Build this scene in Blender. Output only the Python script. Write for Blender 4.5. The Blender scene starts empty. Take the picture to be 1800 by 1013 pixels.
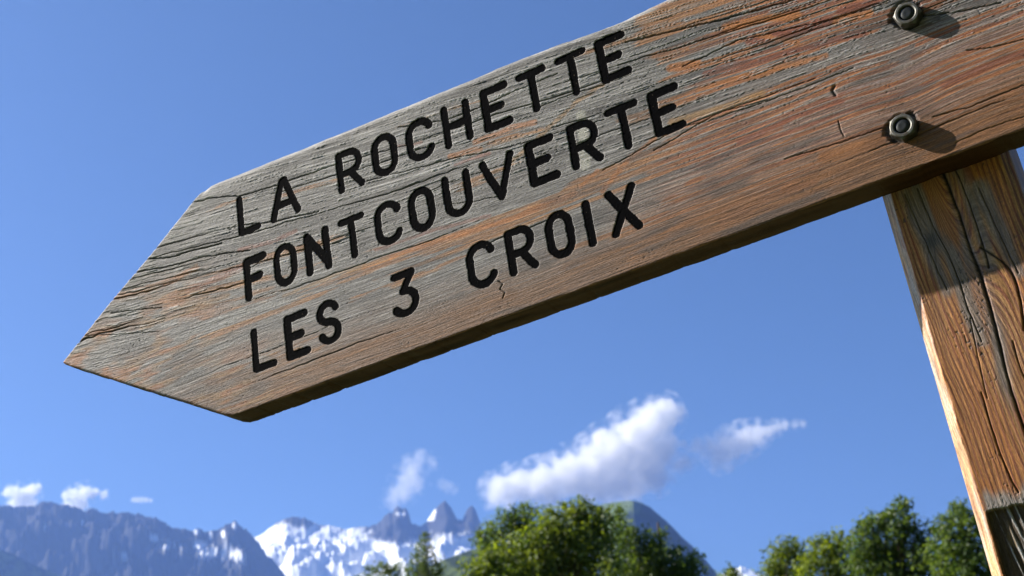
import bpy, math, random
import numpy as np
from mathutils import Matrix, Vector

random.seed(7)
SC = bpy.context.scene
COL = SC.collection

# ------------------------------------------------------------------ camera
CAM_Z = 1.45
F_PX, CX, CY = 2600.0, 900.0, 506.5            # focal length and centre in photo pixels
PITCH, ROLL = math.radians(20.0), math.radians(4.0)
FWD = np.array([0, math.cos(PITCH), math.sin(PITCH)])
_U0 = np.array([0, -math.sin(PITCH), math.cos(PITCH)])
_R0 = np.array([1.0, 0, 0])
RIGHT = math.cos(ROLL) * _R0 - math.sin(ROLL) * _U0
UP = math.cos(ROLL) * _U0 + math.sin(ROLL) * _R0
CAM = np.array([0, 0, CAM_Z])

cam_data = bpy.data.cameras.new('camera')
cam = bpy.data.objects.new('camera', cam_data)
COL.objects.link(cam)
SC.camera = cam
cam_data.sensor_width = 36.0
cam_data.lens = F_PX / 1800.0 * 36.0
cam_data.clip_start = 0.05
cam_data.clip_end = 90000.0
cam.matrix_world = Matrix(((RIGHT[0], UP[0], -FWD[0], CAM[0]),
                           (RIGHT[1], UP[1], -FWD[1], CAM[1]),
                           (RIGHT[2], UP[2], -FWD[2], CAM[2]),
                           (0, 0, 0, 1)))
cam_data.dof.use_dof = True
cam_data.dof.focus_distance = 1.03
cam_data.dof.aperture_fstop = 21.0

# the sign's own axes in camera space (along the board, up the post, away from the viewer)
SU = np.array([0.86556291, 0.32136696, -0.3840887])
SV = np.array([-0.14509552, 0.89498037, 0.42185])
SN = np.array([0.4793205, -0.30940816, 0.82129072])
c2w = lambda a: a[0] * RIGHT + a[1] * UP + a[2] * FWD
WU, WV, WN = c2w(SU), c2w(SV), c2w(SN)
WO = -WN                                         # out of the board's face
SIGN_D = 0.890                                   # distance of the board's face plane

# ------------------------------------------------------------------ sun, sky, exposure
sun_dir = -0.727 * WU + 0.655 * WV + 0.205 * WO   # towards the sun, read off the bolt shadows
sun_dir = sun_dir / np.linalg.norm(sun_dir)
sun_data = bpy.data.lights.new('sun', 'SUN')
sun_data.energy = 5.0
sun_data.angle = math.radians(0.53)
sun_data.color = (1.0, 0.94, 0.84)
sun = bpy.data.objects.new('sun', sun_data)
COL.objects.link(sun)
sun.rotation_euler = Vector(-sun_dir).to_track_quat('-Z', 'Y').to_euler()
sun.location = (-5, 2, 8)

world = bpy.data.worlds.new('World')
SC.world = world
world.use_nodes = True
wn = world.node_tree
wn.nodes.clear()
w_out = wn.nodes.new('ShaderNodeOutputWorld')
w_bg = wn.nodes.new('ShaderNodeBackground')
w_sky = wn.nodes.new('ShaderNodeTexSky')
w_sky.sky_type = 'NISHITA'
w_sky.sun_disc = False
w_sky.sun_elevation = math.asin(sun_dir[2])
w_sky.sun_rotation = math.atan2(sun_dir[0], sun_dir[1])
w_sky.altitude = 1200
w_sky.air_density = 1.0
w_sky.dust_density = 1.5
w_sky.ozone_density = 8.5
w_bg.inputs['Strength'].default_value = 0.05
wn.links.new(w_sky.outputs[0], w_bg.inputs['Color'])
wn.links.new(w_bg.outputs[0], w_out.inputs['Surface'])

SC.view_settings.view_transform = 'Standard'
SC.view_settings.look = 'None'
SC.view_settings.gamma = 1.0
SC.view_settings.exposure = 1.28
SC.view_settings.use_curve_mapping = False
SC.render.engine = 'CYCLES'
SC.cycles.use_denoising = True
SC.cycles.volume_bounces = 5
SC.cycles.max_bounces = 10
SC.cycles.transparent_max_bounces = 16
SC.cycles.volume_step_rate = 1.0
SC.cycles.volume_max_steps = 256


# ------------------------------------------------------------------ helpers
def ray(px, py):
    return c2w(np.array([(px - CX) / F_PX, -(py - CY) / F_PX, 1.0]))


def at(px, py, dist):
    """The point seen at a pixel, at a horizontal distance from the camera."""
    r = ray(px, py)
    return CAM + r * (dist / math.hypot(r[0], r[1]))


def sstep(a, b, x):
    t = np.clip((x - a) / (b - a), 0, 1)
    return t * t * (3 - 2 * t)


def lerp(a, b, t):
    return a + (b - a) * t


def vnoise(x, y, seed=0):
    rng = np.random.RandomState(seed)
    tab = rng.rand(256, 256) * 2 - 1
    xi = np.floor(x).astype(np.int64); yi = np.floor(y).astype(np.int64)
    fx = x - xi; fy = y - yi
    fx = fx * fx * (3 - 2 * fx); fy = fy * fy * (3 - 2 * fy)
    x0 = xi & 255; x1 = (xi + 1) & 255; y0 = yi & 255; y1 = (yi + 1) & 255
    return (tab[x0, y0] * (1 - fx) + tab[x1, y0] * fx) * (1 - fy) + (tab[x0, y1] * (1 - fx) + tab[x1, y1] * fx) * fy


def fbm(x, y, octv=4, seed=0, gain=0.5):
    s = 0; a = 1.0; t = 0
    for o in range(octv):
        s = s + a * vnoise(x + 17.3 * o, y + 9.1 * o, seed + o); t += a
        a *= gain; x = x * 2.03; y = y * 2.03
    return s / t


def mesh_np(name, verts, quads, mat=None, smooth=True, colors=None, floats=None):
    me = bpy.data.meshes.new(name)
    verts = np.ascontiguousarray(verts, np.float32)
    quads = np.ascontiguousarray(quads, np.int32)
    k = quads.shape[1]
    me.vertices.add(len(verts)); me.vertices.foreach_set('co', verts.ravel())
    me.loops.add(quads.size); me.loops.foreach_set('vertex_index', quads.ravel())
    me.polygons.add(len(quads))
    me.polygons.foreach_set('loop_start', np.arange(0, quads.size, k, dtype=np.int32))
    me.polygons.foreach_set('loop_total', np.full(len(quads), k, np.int32))
    if smooth:
        me.polygons.foreach_set('use_smooth', np.ones(len(quads), bool))
    if colors is not None:
        ca = me.color_attributes.new('tint', 'FLOAT_COLOR', 'POINT')
        c4 = np.ones((len(verts), 4), np.float32); c4[:, :3] = colors
        ca.data.foreach_set('color', c4.ravel())
    for key, val in (floats or {}).items():
        at_ = me.attributes.new(key, 'FLOAT', 'POINT')
        at_.data.foreach_set('value', np.ascontiguousarray(val, np.float32).ravel())
    me.update(calc_edges=True)
    me.validate()
    if mat:
        me.materials.append(mat)
    return me


def obj(name, me, parent=None):
    o = bpy.data.objects.new(name, me)
    COL.objects.link(o)
    if parent:
        o.parent = parent
    return o


def tag(o, label=None, cat=None, group=None, kind=None):
    if label: o['label'] = label
    if cat: o['category'] = cat
    if group: o['group'] = group
    if kind: o['kind'] = kind
    return o


def grid_quads(ny, nx, off=0):
    i = np.arange(ny - 1)[:, None] * nx + np.arange(nx - 1)[None, :] + off
    return np.stack([i, i + 1, i + nx + 1, i + nx], -1).reshape(-1, 4)


def new_mat(name):
    m = bpy.data.materials.new(name)
    m.use_nodes = True
    nt = m.node_tree
    b = nt.nodes['Principled BSDF']
    return m, nt, b


def link(nt, a, b):
    nt.links.new(a, b)


# ------------------------------------------------------------------ materials
def wood_material(name, rough=0.62, spec=0.35, thin=1.0, relief=0.8):
    """Reflectance from the 'tint' attribute, fibres that follow the grain coordinates 'along' and 'across' (mm)."""
    m, nt, b = new_mat(name)
    N = nt.nodes.new
    ca = N('ShaderNodeVertexColor'); ca.layer_name = 'tint'
    tc = N('ShaderNodeTexCoord')
    al = N('ShaderNodeAttribute'); al.attribute_name = 'along'
    ac = N('ShaderNodeAttribute'); ac.attribute_name = 'across'

    def fibre(sa, sc, detail, seed):
        m1 = N('ShaderNodeMath'); m1.operation = 'MULTIPLY'; m1.inputs[1].default_value = sa
        m2 = N('ShaderNodeMath'); m2.operation = 'MULTIPLY'; m2.inputs[1].default_value = sc
        link(nt, al.outputs['Fac'], m1.inputs[0]); link(nt, ac.outputs['Fac'], m2.inputs[0])
        cb = N('ShaderNodeCombineXYZ'); cb.inputs[2].default_value = seed
        link(nt, m1.outputs[0], cb.inputs[0]); link(nt, m2.outputs[0], cb.inputs[1])
        n = N('ShaderNodeTexNoise'); n.inputs['Scale'].default_value = 1.0
        n.inputs['Detail'].default_value = detail; n.inputs['Roughness'].default_value = 0.6
        link(nt, cb.outputs[0], n.inputs['Vector'])
        return n.outputs['Fac']

    def rng_(sock, f0, f1, t0, t1):
        r = N('ShaderNodeMapRange'); r.inputs['From Min'].default_value = f0; r.inputs['From Max'].default_value = f1
        r.inputs['To Min'].default_value = t0; r.inputs['To Max'].default_value = t1
        link(nt, sock, r.inputs['Value']); return r.outputs[0]

    def mul(x, y):
        q = N('ShaderNodeMath'); q.operation = 'MULTIPLY'; link(nt, x, q.inputs[0]); link(nt, y, q.inputs[1]); return q.outputs[0]

    f1 = fibre(0.030, 0.75 * thin, 4, 0.0)
    f2 = fibre(0.09, 2.4 * thin, 3, 5.0)
    f3 = fibre(0.02, 1.1 * thin, 2, 9.0)
    tone = mul(mul(rng_(f1, 0.3, 0.7, 0.52, 1.48), rng_(f2, 0.3, 0.7, 0.62, 1.38)), rng_(fibre(0.45, 1.5, 2, 14.0), 0.3, 0.7, 0.74, 1.26))
    line = rng_(f3, 0.30, 0.37, 0.45, 1.0)            # thin dark checks along the grain
    tone = mul(tone, line)
    vm = N('ShaderNodeVectorMath'); vm.operation = 'SCALE'
    link(nt, ca.outputs['Color'], vm.inputs[0]); link(nt, tone, vm.inputs['Scale'])
    link(nt, vm.outputs[0], b.inputs['Base Color'])
    bp = N('ShaderNodeBump'); bp.inputs['Strength'].default_value = relief; bp.inputs['Distance'].default_value = 0.00045
    link(nt, tone, bp.inputs['Height'])
    link(nt, bp.outputs[0], b.inputs['Normal'])
    link(nt, rng_(f1, 0.2, 0.8, rough - 0.12, rough + 0.15), b.inputs['Roughness'])
    sp = N('ShaderNodeSeparateColor'); link(nt, ca.outputs['Color'], sp.inputs[0])
    link(nt, rng_(sp.outputs[0], 0.01, 0.08, 0.0, spec), b.inputs['Specular IOR Level'])
    return m


M_BOARD = wood_material('weathered_board_wood', 0.60, 0.26, 1.3, 0.45)
M_POST = wood_material('varnished_post_wood', 0.55, 0.4, 1.0, 0.35)

M_PAINT, nt, b = new_mat('black_letter_paint')
b.inputs['Base Color'].default_value = (0.003, 0.003, 0.004, 1)
b.inputs['Roughness'].default_value = 0.85
b.inputs['Specular IOR Level'].default_value = 0.02
tn = nt.nodes.new('ShaderNodeTexNoise'); tn.inputs['Scale'].default_value = 700
tcp = nt.nodes.new('ShaderNodeTexCoord'); link(nt, tcp.outputs['Object'], tn.inputs['Vector'])
bp = nt.nodes.new('ShaderNodeBump'); bp.inputs['Strength'].default_value = 0.5; bp.inputs['Distance'].default_value = 0.0003
link(nt, tn.outputs['Fac'], bp.inputs['Height']); link(nt, bp.outputs[0], b.inputs['Normal'])
tn2 = nt.nodes.new('ShaderNodeTexNoise'); tn2.inputs['Scale'].default_value = 420; tn2.inputs['Detail'].default_value = 4
link(nt, tcp.outputs['Object'], tn2.inputs['Vector'])
crp = nt.nodes.new('ShaderNodeValToRGB')
crp.color_ramp.elements[0].position = 0.69; crp.color_ramp.elements[0].color = (0.0015, 0.0015, 0.0022, 1)
crp.color_ramp.elements[1].position = 0.74; crp.color_ramp.elements[1].color = (0.11, 0.085, 0.065, 1)
link(nt, tn2.outputs['Fac'], crp.inputs['Fac']); link(nt, crp.outputs[0], b.inputs['Base Color'])


def metal_material(name, col, rough, rust):
    m, nt, b = new_mat(name)
    N = nt.nodes.new
    tc = N('ShaderNodeTexCoord')
    n = N('ShaderNodeTexNoise'); n.inputs['Scale'].default_value = 260; n.inputs['Detail'].default_value = 6
    link(nt, tc.outputs['Object'], n.inputs['Vector'])
    cr = N('ShaderNodeValToRGB')
    cr.color_ramp.elements[0].position = 0.38; cr.color_ramp.elements[0].color = (*col, 1)
    cr.color_ramp.elements[1].position = 0.68; cr.color_ramp.elements[1].color = (*rust, 1)
    link(nt, n.outputs['Fac'], cr.inputs['Fac']); link(nt, cr.outputs[0], b.inputs['Base Color'])
    b.inputs['Metallic'].default_value = 0.75
    b.inputs['Roughness'].default_value = rough
    bp = N('ShaderNodeBump'); bp.inputs['Strength'].default_value = 0.4; bp.inputs['Distance'].default_value = 0.0004
    link(nt, n.outputs['Fac'], bp.inputs['Height']); link(nt, bp.outputs[0], b.inputs['Normal'])
    return m


M_NUT = metal_material('weathered_zinc_nut', (0.15, 0.15, 0.135), 0.52, (0.075, 0.06, 0.042))
M_BOLT = metal_material('dark_bolt_steel', (0.03, 0.034, 0.036), 0.5, (0.03, 0.03, 0.028))


def leaf_material(name, dark, light):
    m = bpy.data.materials.new(name); m.use_nodes = True
    nt = m.node_tree; nt.nodes.clear(); N = nt.nodes.new
    out = N('ShaderNodeOutputMaterial')
    ca = N('ShaderNodeVertexColor'); ca.layer_name = 'tint'
    sp = N('ShaderNodeSeparateColor'); link(nt, ca.outputs['Color'], sp.inputs[0])
    mx = N('ShaderNodeMix'); mx.data_type = 'RGBA'
    mx.inputs['A'].default_value = (*dark, 1); mx.inputs['B'].default_value = (*light, 1)
    link(nt, sp.outputs[0], mx.inputs['Factor'])
    pb = N('ShaderNodeBsdfPrincipled')
    link(nt, mx.outputs['Result'], pb.inputs['Base Color'])
    pb.inputs['Roughness'].default_value = 0.5
    pb.inputs['Specular IOR Level'].default_value = 0.35
    tr = N('ShaderNodeBsdfTranslucent')
    hs = N('ShaderNodeHueSaturation'); hs.inputs['Hue'].default_value = 0.485; hs.inputs['Saturation'].default_value = 1.15; hs.inputs['Value'].default_value = 1.9
    link(nt, mx.outputs['Result'], hs.inputs['Color']); link(nt, hs.outputs[0], tr.inputs['Color'])
    ms = N('ShaderNodeMixShader'); ms.inputs['Fac'].default_value = 0.42
    link(nt, pb.outputs[0], ms.inputs[1]); link(nt, tr.outputs[0], ms.inputs[2])
    link(nt, ms.outputs[0], out.inputs['Surface'])
    return m


M_LEAF = leaf_material('broad_leaf', (0.036, 0.070, 0.014), (0.20, 0.255, 0.042))
M_LEAF2 = leaf_material('dark_leaf', (0.026, 0.058, 0.015), (0.135, 0.195, 0.038))
M_LEAF3 = leaf_material('young_leaf', (0.040, 0.075, 0.020), (0.13, 0.17, 0.05))

M_BARK, nt, b = new_mat('tree_bark')
tcb = nt.nodes.new('ShaderNodeTexCoord'); nb = nt.nodes.new('ShaderNodeTexNoise'); nb.inputs['Scale'].default_value = 14
link(nt, tcb.outputs['Object'], nb.inputs['Vector'])
crb = nt.nodes.new('ShaderNodeValToRGB')
crb.color_ramp.elements[0].color = (0.05, 0.035, 0.025, 1); crb.color_ramp.elements[1].color = (0.17, 0.13, 0.10, 1)
link(nt, nb.outputs['Fac'], crb.inputs['Fac']); link(nt, crb.outputs[0], b.inputs['Base Color'])
b.inputs['Roughness'].default_value = 0.9


def terrain_material(name):
    m, nt, b = new_mat(name)
    N = nt.nodes.new
    ca = N('ShaderNodeVertexColor'); ca.layer_name = 'tint'
    tc = N('ShaderNodeTexCoord')
    n = N('ShaderNodeTexNoise'); n.inputs['Scale'].default_value = 0.02; n.inputs['Detail'].default_value = 6
    link(nt, tc.outputs['Object'], n.inputs['Vector'])
    mr = N('ShaderNodeMapRange'); mr.inputs['To Min'].default_value = 0.75; mr.inputs['To Max'].default_value = 1.2
    link(nt, n.outputs['Fac'], mr.inputs['Value'])
    vm = N('ShaderNodeVectorMath'); vm.operation = 'SCALE'
    link(nt, ca.outputs['Color'], vm.inputs[0]); link(nt, mr.outputs[0], vm.inputs['Scale'])
    link(nt, vm.outputs[0], b.inputs['Base Color'])
    b.inputs['Roughness'].default_value = 0.9
    b.inputs['Specular IOR Level'].default_value = 0.1
    return m


M_TERRAIN = terrain_material('mountain_rock_and_snow')

M_GRASS, nt, b = new_mat('meadow_grass')
tcg = nt.nodes.new('ShaderNodeTexCoord'); ng = nt.nodes.new('ShaderNodeTexNoise'); ng.inputs['Scale'].default_value = 1.3; ng.inputs['Detail'].default_value = 8
link(nt, tcg.outputs['Object'], ng.inputs['Vector'])
crg = nt.nodes.new('ShaderNodeValToRGB')
crg.color_ramp.elements[0].color = (0.03, 0.05, 0.016, 1); crg.color_ramp.elements[1].color = (0.075, 0.10, 0.03, 1)
link(nt, ng.outputs['Fac'], crg.inputs['Fac'])
gw = nt.nodes.new('ShaderNodeAttribute'); gw.attribute_name = 'shade_wooded'
gm_ = nt.nodes.new('ShaderNodeMix'); gm_.data_type = 'RGBA'; gm_.inputs['B'].default_value = (0.022, 0.034, 0.014, 1)  # dark cover for the added slope, keeping its bounce light low
link(nt, gw.outputs['Fac'], gm_.inputs['Factor']); link(nt, crg.outputs[0], gm_.inputs['A']); link(nt, gm_.outputs['Result'], b.inputs['Base Color'])
b.inputs['Roughness'].default_value = 0.95


# ------------------------------------------------------------------ ground
def ground_z(x, y):
    r = np.hypot(x, y)
    near = 5.2 * sstep(4, 62, r) * (0.5 + 0.5 * np.clip(y / np.maximum(r, 1e-6), -1, 1))
    far = -150 * sstep(90, 1600, r)
    shade_bank = 24 * sstep(2.5, 19, -y - 0.15 * np.abs(x)) * sstep(400, 120, r)  # unseen rise added to shut off sky light behind the viewer
    shade_hill = shade_bank + 260 * sstep(10, 420, -y - 0.25 * np.abs(x)) * sstep(2600, 900, r)      # wooded slope behind the viewer, unseen and added to hold back sky light
    return near + far + shade_hill + 0.25 * vnoise(x / 9, y / 9, 31) * sstep(3, 12, r)


rr = np.concatenate([[0.0], np.geomspace(0.6, 15500, 190)])
aa = np.linspace(0, 2 * np.pi, 145)
RR, AA = np.meshgrid(rr, aa, indexing='ij')
gx, gy = RR * np.cos(AA), RR * np.sin(AA)
shade_wood = sstep(2, 9, ground_z(gx, gy) - 1 + 2 * vnoise(gx / 30, gy / 30, 33)) * sstep(1, -4, gy)  # where the added light-blocking slope gets its dark cover
me = mesh_np('ground', np.stack([gx, gy, ground_z(gx, gy)], -1).reshape(-1, 3), grid_quads(len(rr), len(aa)), M_GRASS, True, None, {'shade_wooded': shade_wood})
tag(obj('ground', me), kind='structure')


# ------------------------------------------------------------------ mountains
def project(P):
    d = P - CAM
    z = d @ FWD
    return CX + F_PX * (d @ RIGHT) / z, CY - F_PX * (d @ UP) / z


def mountain(name, sky, dist, front, back, dec, tint, seed, step=1.5, smooth_px=60, gully=0.10, base_z=-155.0, crest_noise=1.0, dist_fn=None, rough=1.0):
    sky = np.array(sky, float)
    px = np.arange(sky[0, 0], sky[-1, 0] + .1, step)
    py = np.interp(px, sky[:, 0], sky[:, 1]) + crest_noise * (fbm(px / 9.0, px * 0 + seed, 4, seed) + 0.8 * fbm(px / 3.2, px * 0 + seed, 3, seed + 1))
    k = max(3, int(smooth_px / step)); ker = np.hanning(k + 2)[1:-1]; ker /= ker.sum()
    pad = np.pad(py, k, mode='edge')
    pys = np.convolve(pad, ker, 'same')[k:-k]
    ss = np.concatenate([-(np.linspace(1, 0, 14)[:-1] ** 1.5), np.linspace(0, 1, 90) ** 1.35])
    V = []; Dn = []
    n = len(px)
    ds = np.array([dist_fn(p) if dist_fn else dist for p in px])
    r = np.array([ray(a, b_) for a, b_ in zip(px, py)]); hz = np.hypot(r[:, 0], r[:, 1])
    zc = CAM_Z + r[:, 2] / hz * ds
    rs = np.array([ray(a, b_) for a, b_ in zip(px, pys)]); hzs = np.hypot(rs[:, 0], rs[:, 1])
    zs = CAM_Z + rs[:, 2] / hzs * ds
    dirx, diry = r[:, 0] / hz, r[:, 1] / hz
    span = zs.max() - base_z
    xw = px / F_PX * dist                        # metres along the ridge
    out = np.zeros((len(ss), n, 3))
    for i, s in enumerate(ss):
        a = abs(s)
        d = ds + (back * a if s < 0 else -front * a)
        env = (1 - a) ** 1.25 * (zs - base_z) + base_z
        z = env + (zc - zs) * math.exp(-a * dec)
        wob = 6.0 * a * (vnoise(np.full(n, a * 5.0), xw / (span * 0.30), seed + 40))
        g = fbm(xw / (span * 0.16) + wob * .4, np.full(n, s * 13.0) + xw / (span * 0.30), 5, seed + 3)
        g = 1 - 2 * np.abs(g) ** 0.85
        g2 = fbm(xw / (span * 0.035), np.full(n, s * 40.0) - xw / (span * 0.06), 4, seed + 9)
        amp = span * gully * min(1.0, a * 9) * (1 - a * 0.5)
        z = z + amp * (g - 0.6) + amp * 0.35 * rough * g2
        out[i, :, 0] = dirx * d; out[i, :, 1] = diry * d; out[i, :, 2] = np.maximum(z, base_z)
    flat = out.reshape(-1, 3)
    # surface normal for slope dependent cover
    gu = np.gradient(out, axis=1); gv = np.gradient(out, axis=0)
    nn = np.cross(gu, gv); nn /= (np.linalg.norm(nn, axis=-1, keepdims=True) + 1e-9)
    nn *= np.sign(nn[..., 2:3] + 1e-9)
    ix, iy = project(flat)
    col = tint(flat, nn.reshape(-1, 3), ix, iy, np.repeat(np.abs(ss), n), seed)
    me = mesh_np(name, flat, grid_quads(len(ss), n), M_TERRAIN, True, col)
    return tag(obj(name, me), kind='structure')


def blobs(ix, iy, bl):
    m = np.zeros_like(ix)
    for (x, y, rx, ry, st) in bl:
        m = np.maximum(m, st * np.exp(-(((ix - x) / rx) ** 2 + ((iy - y) / ry) ** 2)))
    return m


def mixc(a, b_, t):
    return a + (b_ - a) * t[:, None]


ROCK = np.array([0.042, 0.042, 0.044]); SNOW = np.array([0.82, 0.84, 0.86]); FOREST = np.array([0.018, 0.030, 0.014]); MEADOW = np.array([0.10, 0.135, 0.04])


def tint_snowy(P, nn, ix, iy, s, seed):
    n1 = fbm((ix + iy * 1.2) / 13, (iy - ix * .4) / 30, 5, seed + 20); n2 = 0.55 * fbm((ix + iy) / 5.5, (iy - ix) / 22, 4, seed + 25)
    low = sstep(905, 985, iy)
    m = -0.10 + 0.95 * low + 0.38 * n1 + 0.5 * n2 + 0.35 * (nn[:, 2] - 0.55)
    m += blobs(ix, iy, [(470, 935, 22, 9, .8), (505, 925, 14, 12, .35), (560, 940, 40, 14, .5), (620, 960, 60, 18, .7), (640, 990, 90, 18, .9), (660, 935, 14, 10, .6),
                        (762, 898, 4, 9, 1.0), (756, 912, 9, 4, 1.2), (686, 922, 6, 4, .8), (702, 904, 9, 3, .7), (795, 965, 30, 8, 1.1), (830, 960, 25, 7, .8), (600, 990, 70, 14, .9)])
    m -= blobs(ix, iy, [(690, 935, 38, 22, 1.6), (782, 890, 14, 18, 1.1), (829, 905, 12, 20, 1.1), (790, 925, 40, 12, .8), (735, 940, 30, 12, .7), (520, 918, 18, 9, .5)])
    return mixc(np.tile(ROCK, (len(ix), 1)), np.tile(SNOW, (len(ix), 1)), sstep(-0.05, 0.42, m))


def tint_ridge(P, nn, ix, iy, s, seed):
    n1 = fbm(ix / 12, iy / 20, 4, seed + 20)
    m = -0.45 + 0.40 * n1 + blobs(ix, iy, [(272, 945, 10, 8, 1.5), (290, 958, 11, 6, 1.2), (310, 960, 14, 5, .9), (350, 958, 16, 8, 1.3), (385, 970, 34, 9, 1.7), (425, 980, 22, 6, 1.3),
                                         (412, 925, 4, 8, 1.1), (345, 935, 6, 5, 1.1), (370, 942, 4, 10, 1.0), (392, 938, 4, 9, 1.0), (198, 977, 4, 7, 1.0), (219, 978, 6, 9, 1.0), (145, 918, 4, 5, 1.0), (79, 925, 4, 4, 1.0), (250, 965, 7, 6, .7)])
    g = sstep(0.2, 0.6, s)
    c = mixc(np.tile(ROCK * .8, (len(ix), 1)), np.tile(FOREST, (len(ix), 1)), g)
    return mixc(c, np.tile(SNOW, (len(ix), 1)), sstep(0.0, 0.3, m))


def tint_dome(P, nn, ix, iy, s, seed):
    n1 = fbm(ix / 14, iy / 14, 4, seed + 20)
    m = sstep(0.05, -0.25, (iy - 905) / 60 + 0.5 * n1 + (ix - 1118) / 70)  # meadow and forest split follows sun and shade, put into the colour
    c = mixc(np.tile(FOREST * 1.1, (len(ix), 1)), np.tile(MEADOW, (len(ix), 1)), m)
    return c


def tint_green(P, nn, ix, iy, s, seed):
    n1 = fbm(ix / 16, iy / 10, 4, seed + 20)
    return mixc(np.tile(MEADOW * .8, (len(ix), 1)), np.tile(FOREST, (len(ix), 1)), sstep(-0.25, 0.25, n1))


mountain('snowy_mountain', [(380, 990), (430, 955), (440, 948), (462, 938), (485, 920), (500, 912), (520, 909), (535, 910), (560, 922), (585, 925), (610, 930), (640, 926), (649, 925), (662, 922), (669, 917), (676, 907), (684, 901), (690, 902), (694, 895), (700, 891), (706, 895), (712, 893), (716, 898), (719, 905), (723, 920), (731, 923), (740, 926), (744, 922), (752, 914), (762, 898), (771, 889), (782, 879), (791, 890), (799, 904), (803, 912), (813, 914), (817, 904), (821, 895), (829, 888.5), (836, 896), (842, 913), (850, 936), (868, 965), (900, 985), (980, 1000), (1100, 1010), (1200, 1016), (1265, 1012), (1285, 1003), (1302, 996), (1322, 1003), (1360, 1018), (1500, 1030), (1700, 1020), (1900, 1030)],
         13500, 6000, 1300, 26, tint_snowy, 5, step=1.0, smooth_px=110, gully=0.055, crest_noise=2.0, rough=0.8)
mountain('mountain_ridge', [(-260, 905), (-120, 880), (-60, 897), (0, 890), (15, 887), (38, 891), (60, 890), (72, 883), (85, 881), (100, 886), (112, 888), (128, 888), (140, 894), (148, 898), (155, 893), (163, 894), (176, 901), (200, 902), (215, 901), (245, 906), (268, 912), (276, 909), (290, 918), (310, 929), (335, 933), (348, 930), (360, 935), (385, 932), (400, 921), (412, 916), (424, 923), (436, 936), (446, 946), (470, 975), (500, 1008), (560, 1060), (640, 1110)],
         11800, 3600, 1300, 14, tint_ridge, 11, step=1.2, smooth_px=90, gully=0.10, crest_noise=4.2, rough=1.8)
mountain('dome_mountain', [(840, 1010), (900, 960), (960, 915), (1020, 890), (1060, 887), (1080, 883), (1100, 880.5), (1115, 880.5), (1128, 884), (1141, 891), (1156, 903), (1175, 920), (1200, 945), (1225, 968), (1245, 990), (1262, 1011), (1290, 1045), (1340, 1090), (1420, 1130)],
         7600, 3200, 1600, 5, tint_dome, 17, step=1.5, smooth_px=40, gully=0.035, crest_noise=0.8, dist_fn=lambda p: 7600 + 4.6 * (p - 1112) if p > 1112 else 7600 + 2.6 * (1112 - p))
mountain('green_hill', [(640, 1075), (700, 1030), (740, 1003), (775, 986), (800, 977), (830, 966), (870, 958), (930, 970), (1000, 1000), (1100, 1040), (1250, 1080)],
         3200, 1500, 700, 6, tint_green, 23, step=2.0, smooth_px=50, gully=0.03, crest_noise=0.8)
mountain('wooded_hill', [(-300, 900), (-150, 935), (-60, 952), (0, 966), (25, 975), (50, 988), (85, 1003), (130, 1022), (220, 1070), (320, 1110)],
         9600, 1500, 500, 6, tint_green, 29, step=2.0, smooth_px=50, gully=0.04, crest_noise=1.2)

# ------------------------------------------------------------------ haze
HZ = (-15800, 15800, -15800, 15800, -157.0, 2900.0)
x0, x1, y0, y1, z0, z1 = HZ
hv = [(x, y, z) for z in (z0, z1) for y in (y0, y1) for x in (x0, x1)]
hq = [(0, 2, 3, 1), (4, 5, 7, 6), (0, 1, 5, 4), (2, 6, 7, 3), (0, 4, 6, 2), (1, 3, 7, 5)]
M_HAZE = bpy.data.materials.new('mountain_air'); M_HAZE.use_nodes = True
nt = M_HAZE.node_tree; nt.nodes.clear()
ho = nt.nodes.new('ShaderNodeOutputMaterial'); hvol = nt.nodes.new('ShaderNodeVolumePrincipled')
hvol.inputs['Color'].default_value = (0.24, 0.42, 0.95, 1)
hvol.inputs['Density'].default_value = 3.6e-5
hvol.inputs['Anisotropy'].default_value = 0.45
link(nt, hvol.outputs[0], ho.inputs['Volume'])
tag(obj('haze', mesh_np('haze', hv, hq, M_HAZE, False)), kind='stuff')


# ------------------------------------------------------------------ signpost
def sign_matrix(u0, v0, w0):
    o = CAM + u0 * WU + v0 * WV + (SIGN_D - w0) * WN
    return Matrix(((WU[0], WV[0], WO[0], o[0]), (WU[1], WV[1], WO[1], o[1]), (WU[2], WV[2], WO[2], o[2]), (0, 0, 0, 1)))


BOARD_T = 0.024
POST_UL, POST_UR, POST_D = -0.1475, -0.0615, 0.086
PU = (POST_UL + POST_UR) / 2
PW = -BOARD_T - POST_D / 2
vb = 0.0
for _ in range(40):                               # walk down the post to the ground
    p = CAM + PU * WU + vb * WV + (SIGN_D - PW) * WN
    vb -= (p[2] - float(ground_z(np.array(p[0]), np.array(p[1])))) * 0.9
ROOT_U, ROOT_V, ROOT_W = PU, vb, PW
root = bpy.data.objects.new('signpost', None)
root.empty_display_size = 0.1
COL.objects.link(root)
root.matrix_world = sign_matrix(ROOT_U, ROOT_V, ROOT_W)
tag(root, 'weathered wooden arrow signpost with black carved place names bolted to a post', 'signpost')


def loc(u, v, w):
    """Sign coordinates in millimetres (w = out of the face) to the signpost's local metres."""
    return np.stack([u / 1000 - ROOT_U, v / 1000 - ROOT_V, w / 1000 - ROOT_W], -1)


# --- lettering: strokes in the board's plane (mm)
CAP = 32.2


def arc(cx, cy, rx, ry, a0, a1, n=14):
    t = np.radians(np.linspace(a0, a1, n))
    return list(zip(cx + rx * np.cos(t), cy + ry * np.sin(t)))


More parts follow.
